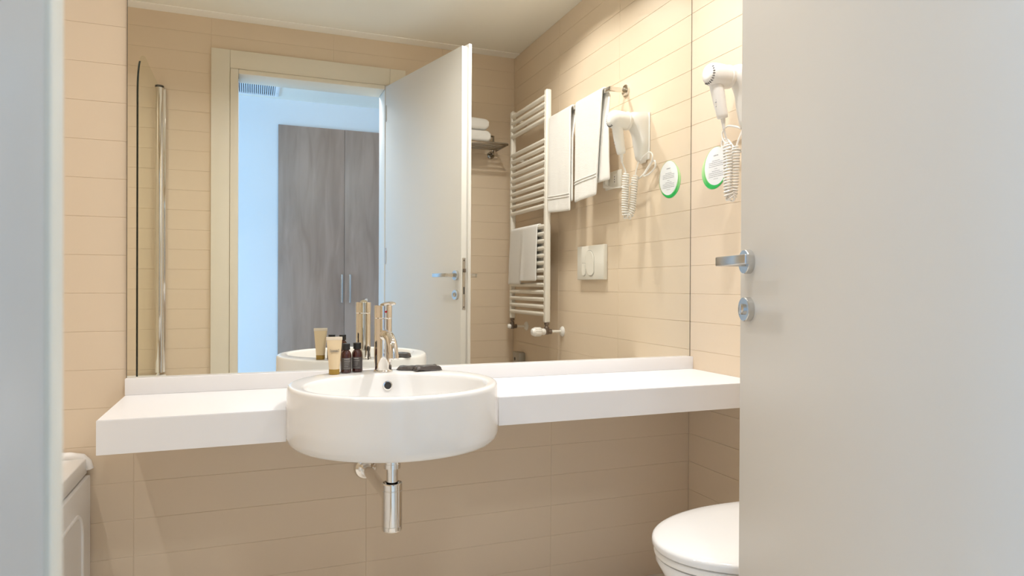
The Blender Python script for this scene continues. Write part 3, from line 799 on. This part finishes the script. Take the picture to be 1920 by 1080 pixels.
# socket, sticker, box --------------------------------------------------------
so = thing('wall_socket', (W, 1.5, H+.43), 'white wall socket half hidden between the towel and hair dryer', 'socket')
build('cover_plate', MB().box((W-.010, 1.436, H+.430), (W, 1.572, H+.506), .003), 'plastic2', so)
build('socket_module', MB().box((W-.0125, 1.512, H+.444), (W-.008, 1.538, H+.492), .001), 'plastic', so)
mb = MB()
for z in (.457, .468, .479): mb.lathe((W-.0124, 1.525, H+z), (-1, 0, 0), [(.0028, 0), (.0026, .0006)], 10)
build('pin_holes', mb, 'slot', so)
pl = build('plug', MB().box((W-.028, 1.446, H+.438), (W-.0101, 1.472, H+.480), .004), 'plastic', so)

st = thing('notice_sticker', (W, 1.925, H+.34), 'oval green and white notice sticker on the wall under the hair dryer', 'sticker')
SYC, SZC = 1.9245, H+.411
def ell(cy, cz, a, b_, tilt, n=48):
    return [(cy+a*math.cos(t)*math.cos(tilt)-b_*math.sin(t)*math.sin(tilt), cz+a*math.cos(t)*math.sin(tilt)+b_*math.sin(t)*math.cos(tilt)) for t in [2*math.pi*k/n for k in range(n)]]
def disc(pts, x0, x1):
    return MB().rings([[(W-x0, y, z) for y, z in pts], [(W-x1, y, z) for y, z in pts]])
build('green_leaf', disc(ell(SYC+.007, SZC-.008, .0660, .0640, .55), .0002, .0008), 'green', st, smooth=0)
build('white_leaf', disc(ell(SYC-.006, SZC+.0055, .0605, .0655, .1), .0008, .0013), 'paper', st, smooth=0)
rg = ell(SYC-.004, SZC+.002, .0645, .0700, .15, 60)
rin = ell(SYC-.0047, SZC+.0026, .0630, .0684, .14, 60)
mb = MB()
vo = [mb.bm.verts.new((W-.0014, y, z)) for y, z in rg]; vi = [mb.bm.verts.new((W-.0014, y, z)) for y, z in rin]
for k in range(60): mb.bm.faces.new((vo[k], vo[(k+1) % 60], vi[(k+1) % 60], vi[k]))
build('green_outline', mb, 'green', st, smooth=0, solid=.0006)
mb = MB(); rnd = random.Random(7)
rows = [(.036, .012, .0035)] + [(.019-.0062*k, (.020 if k == 0 else .038), .0017) for k in range(4)] + [(-.0085, .008, .0014)] + [(-.0165-.0062*k, (.020 if k == 0 else .038), .0017) for k in range(4)] + [(-.043, .012, .0014)]
for dz, half, hh in rows:
    y = SYC-.006-half
    while y < SYC-.006+half:
        w = rnd.uniform(.003, .009); w = min(w, SYC-.006+half-y)
        mb.box((W-.0016, y, SZC+.004+dz), (W-.0013, y+w, SZC+.004+dz+hh))
        y += w+.0016
build('printed_lines', mb, 'ink', st, smooth=0)

bx = thing('wall_box', (W, .43, H-.55), 'small grey box low on the wall below the towel radiator', 'box')
build('casing', MB().box((W-.040, .372, H-.545), (W, .478, H-.388), .006), 'greybox', bx)
build('opening', MB().lathe((W-.0395, .410, H-.430), (-1, 0, 0), [(.011, 0), (.010, .0012)], 18), 'slot', bx)

# ------------------------------------------------------------------ hall: wardrobe and ceiling vent
WY = -1.2
wr = thing('wardrobe', (.66, WY, 0), 'greyish birch wardrobe with two doors in the hall seen through doorway', 'wardrobe')
WT = H+1.1941
build('carcass', MB().box((.186, YH, .0), (1.146, WY-.0195, WT-.004)), 'wood', wr, smooth=0)
for xa, xb in ((.1822, .6650), (.6672, 1.150)):
    d_ = build('wardrobe_door', MB().box((xa, WY-.019, .07), (xb, WY, WT), .001), 'wood', wr)
    hx = .6435 if xa < .5 else .7035
    mb = MB().box((hx-.008, WY+.028, H-.136), (hx+.008, WY+.038, H+.082), .003)
    mb.box((hx-.006, WY, H-.128), (hx+.006, WY+.030, H-.116), .002).box((hx-.006, WY, H+.062), (hx+.006, WY+.030, H+.074), .002)
    build('handle', mb, 'satin', d_)
build('plinth', MB().box((.19, YH, 0), (1.14, WY-.03, .066)), 'wood', wr, smooth=0)
vt = thing('ceiling_vent', (-.15, -.97, CEIL), 'white slatted ventilation grille in the hall ceiling', 'vent')
mb = MB()
vx0, vx1, vy0, vy1, fwid = -.50, .182, -1.122, -.830, .030
mb.box((vx0, vy0, CEIL-.012), (vx1, vy0+.018, CEIL), .002).box((vx0, vy1-.018, CEIL-.012), (vx1, vy1, CEIL), .002)
mb.box((vx0, vy0, CEIL-.0121), (vx0+fwid, vy1, CEIL), .002).box((vx1-fwid, vy0, CEIL-.0121), (vx1, vy1, CEIL), .002)
build('frame', mb, 'hallwall', vt)
mb = MB(); k = 0; x = vx0+fwid+.007
while x < vx1-fwid-.003:
    mb.box((x-.0035, vy0+.017, CEIL-.011), (x+.0035, vy1-.017, CEIL-.0095), 0, 1, Matrix.Rotation(math.radians(35), 3, 'Y')); x += .0138
o = build('slats', mb, 'hallwall', vt, smooth=0); o['kind'] = 'stuff'
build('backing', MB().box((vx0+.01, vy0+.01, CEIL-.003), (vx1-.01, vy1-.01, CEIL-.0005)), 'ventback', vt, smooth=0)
build('screw', MB().lathe((vx1-.015, vy0+.09, CEIL-.012), (0, 0, -1), [(.004, 0), (.003, .001)], 10), 'steel', vt)
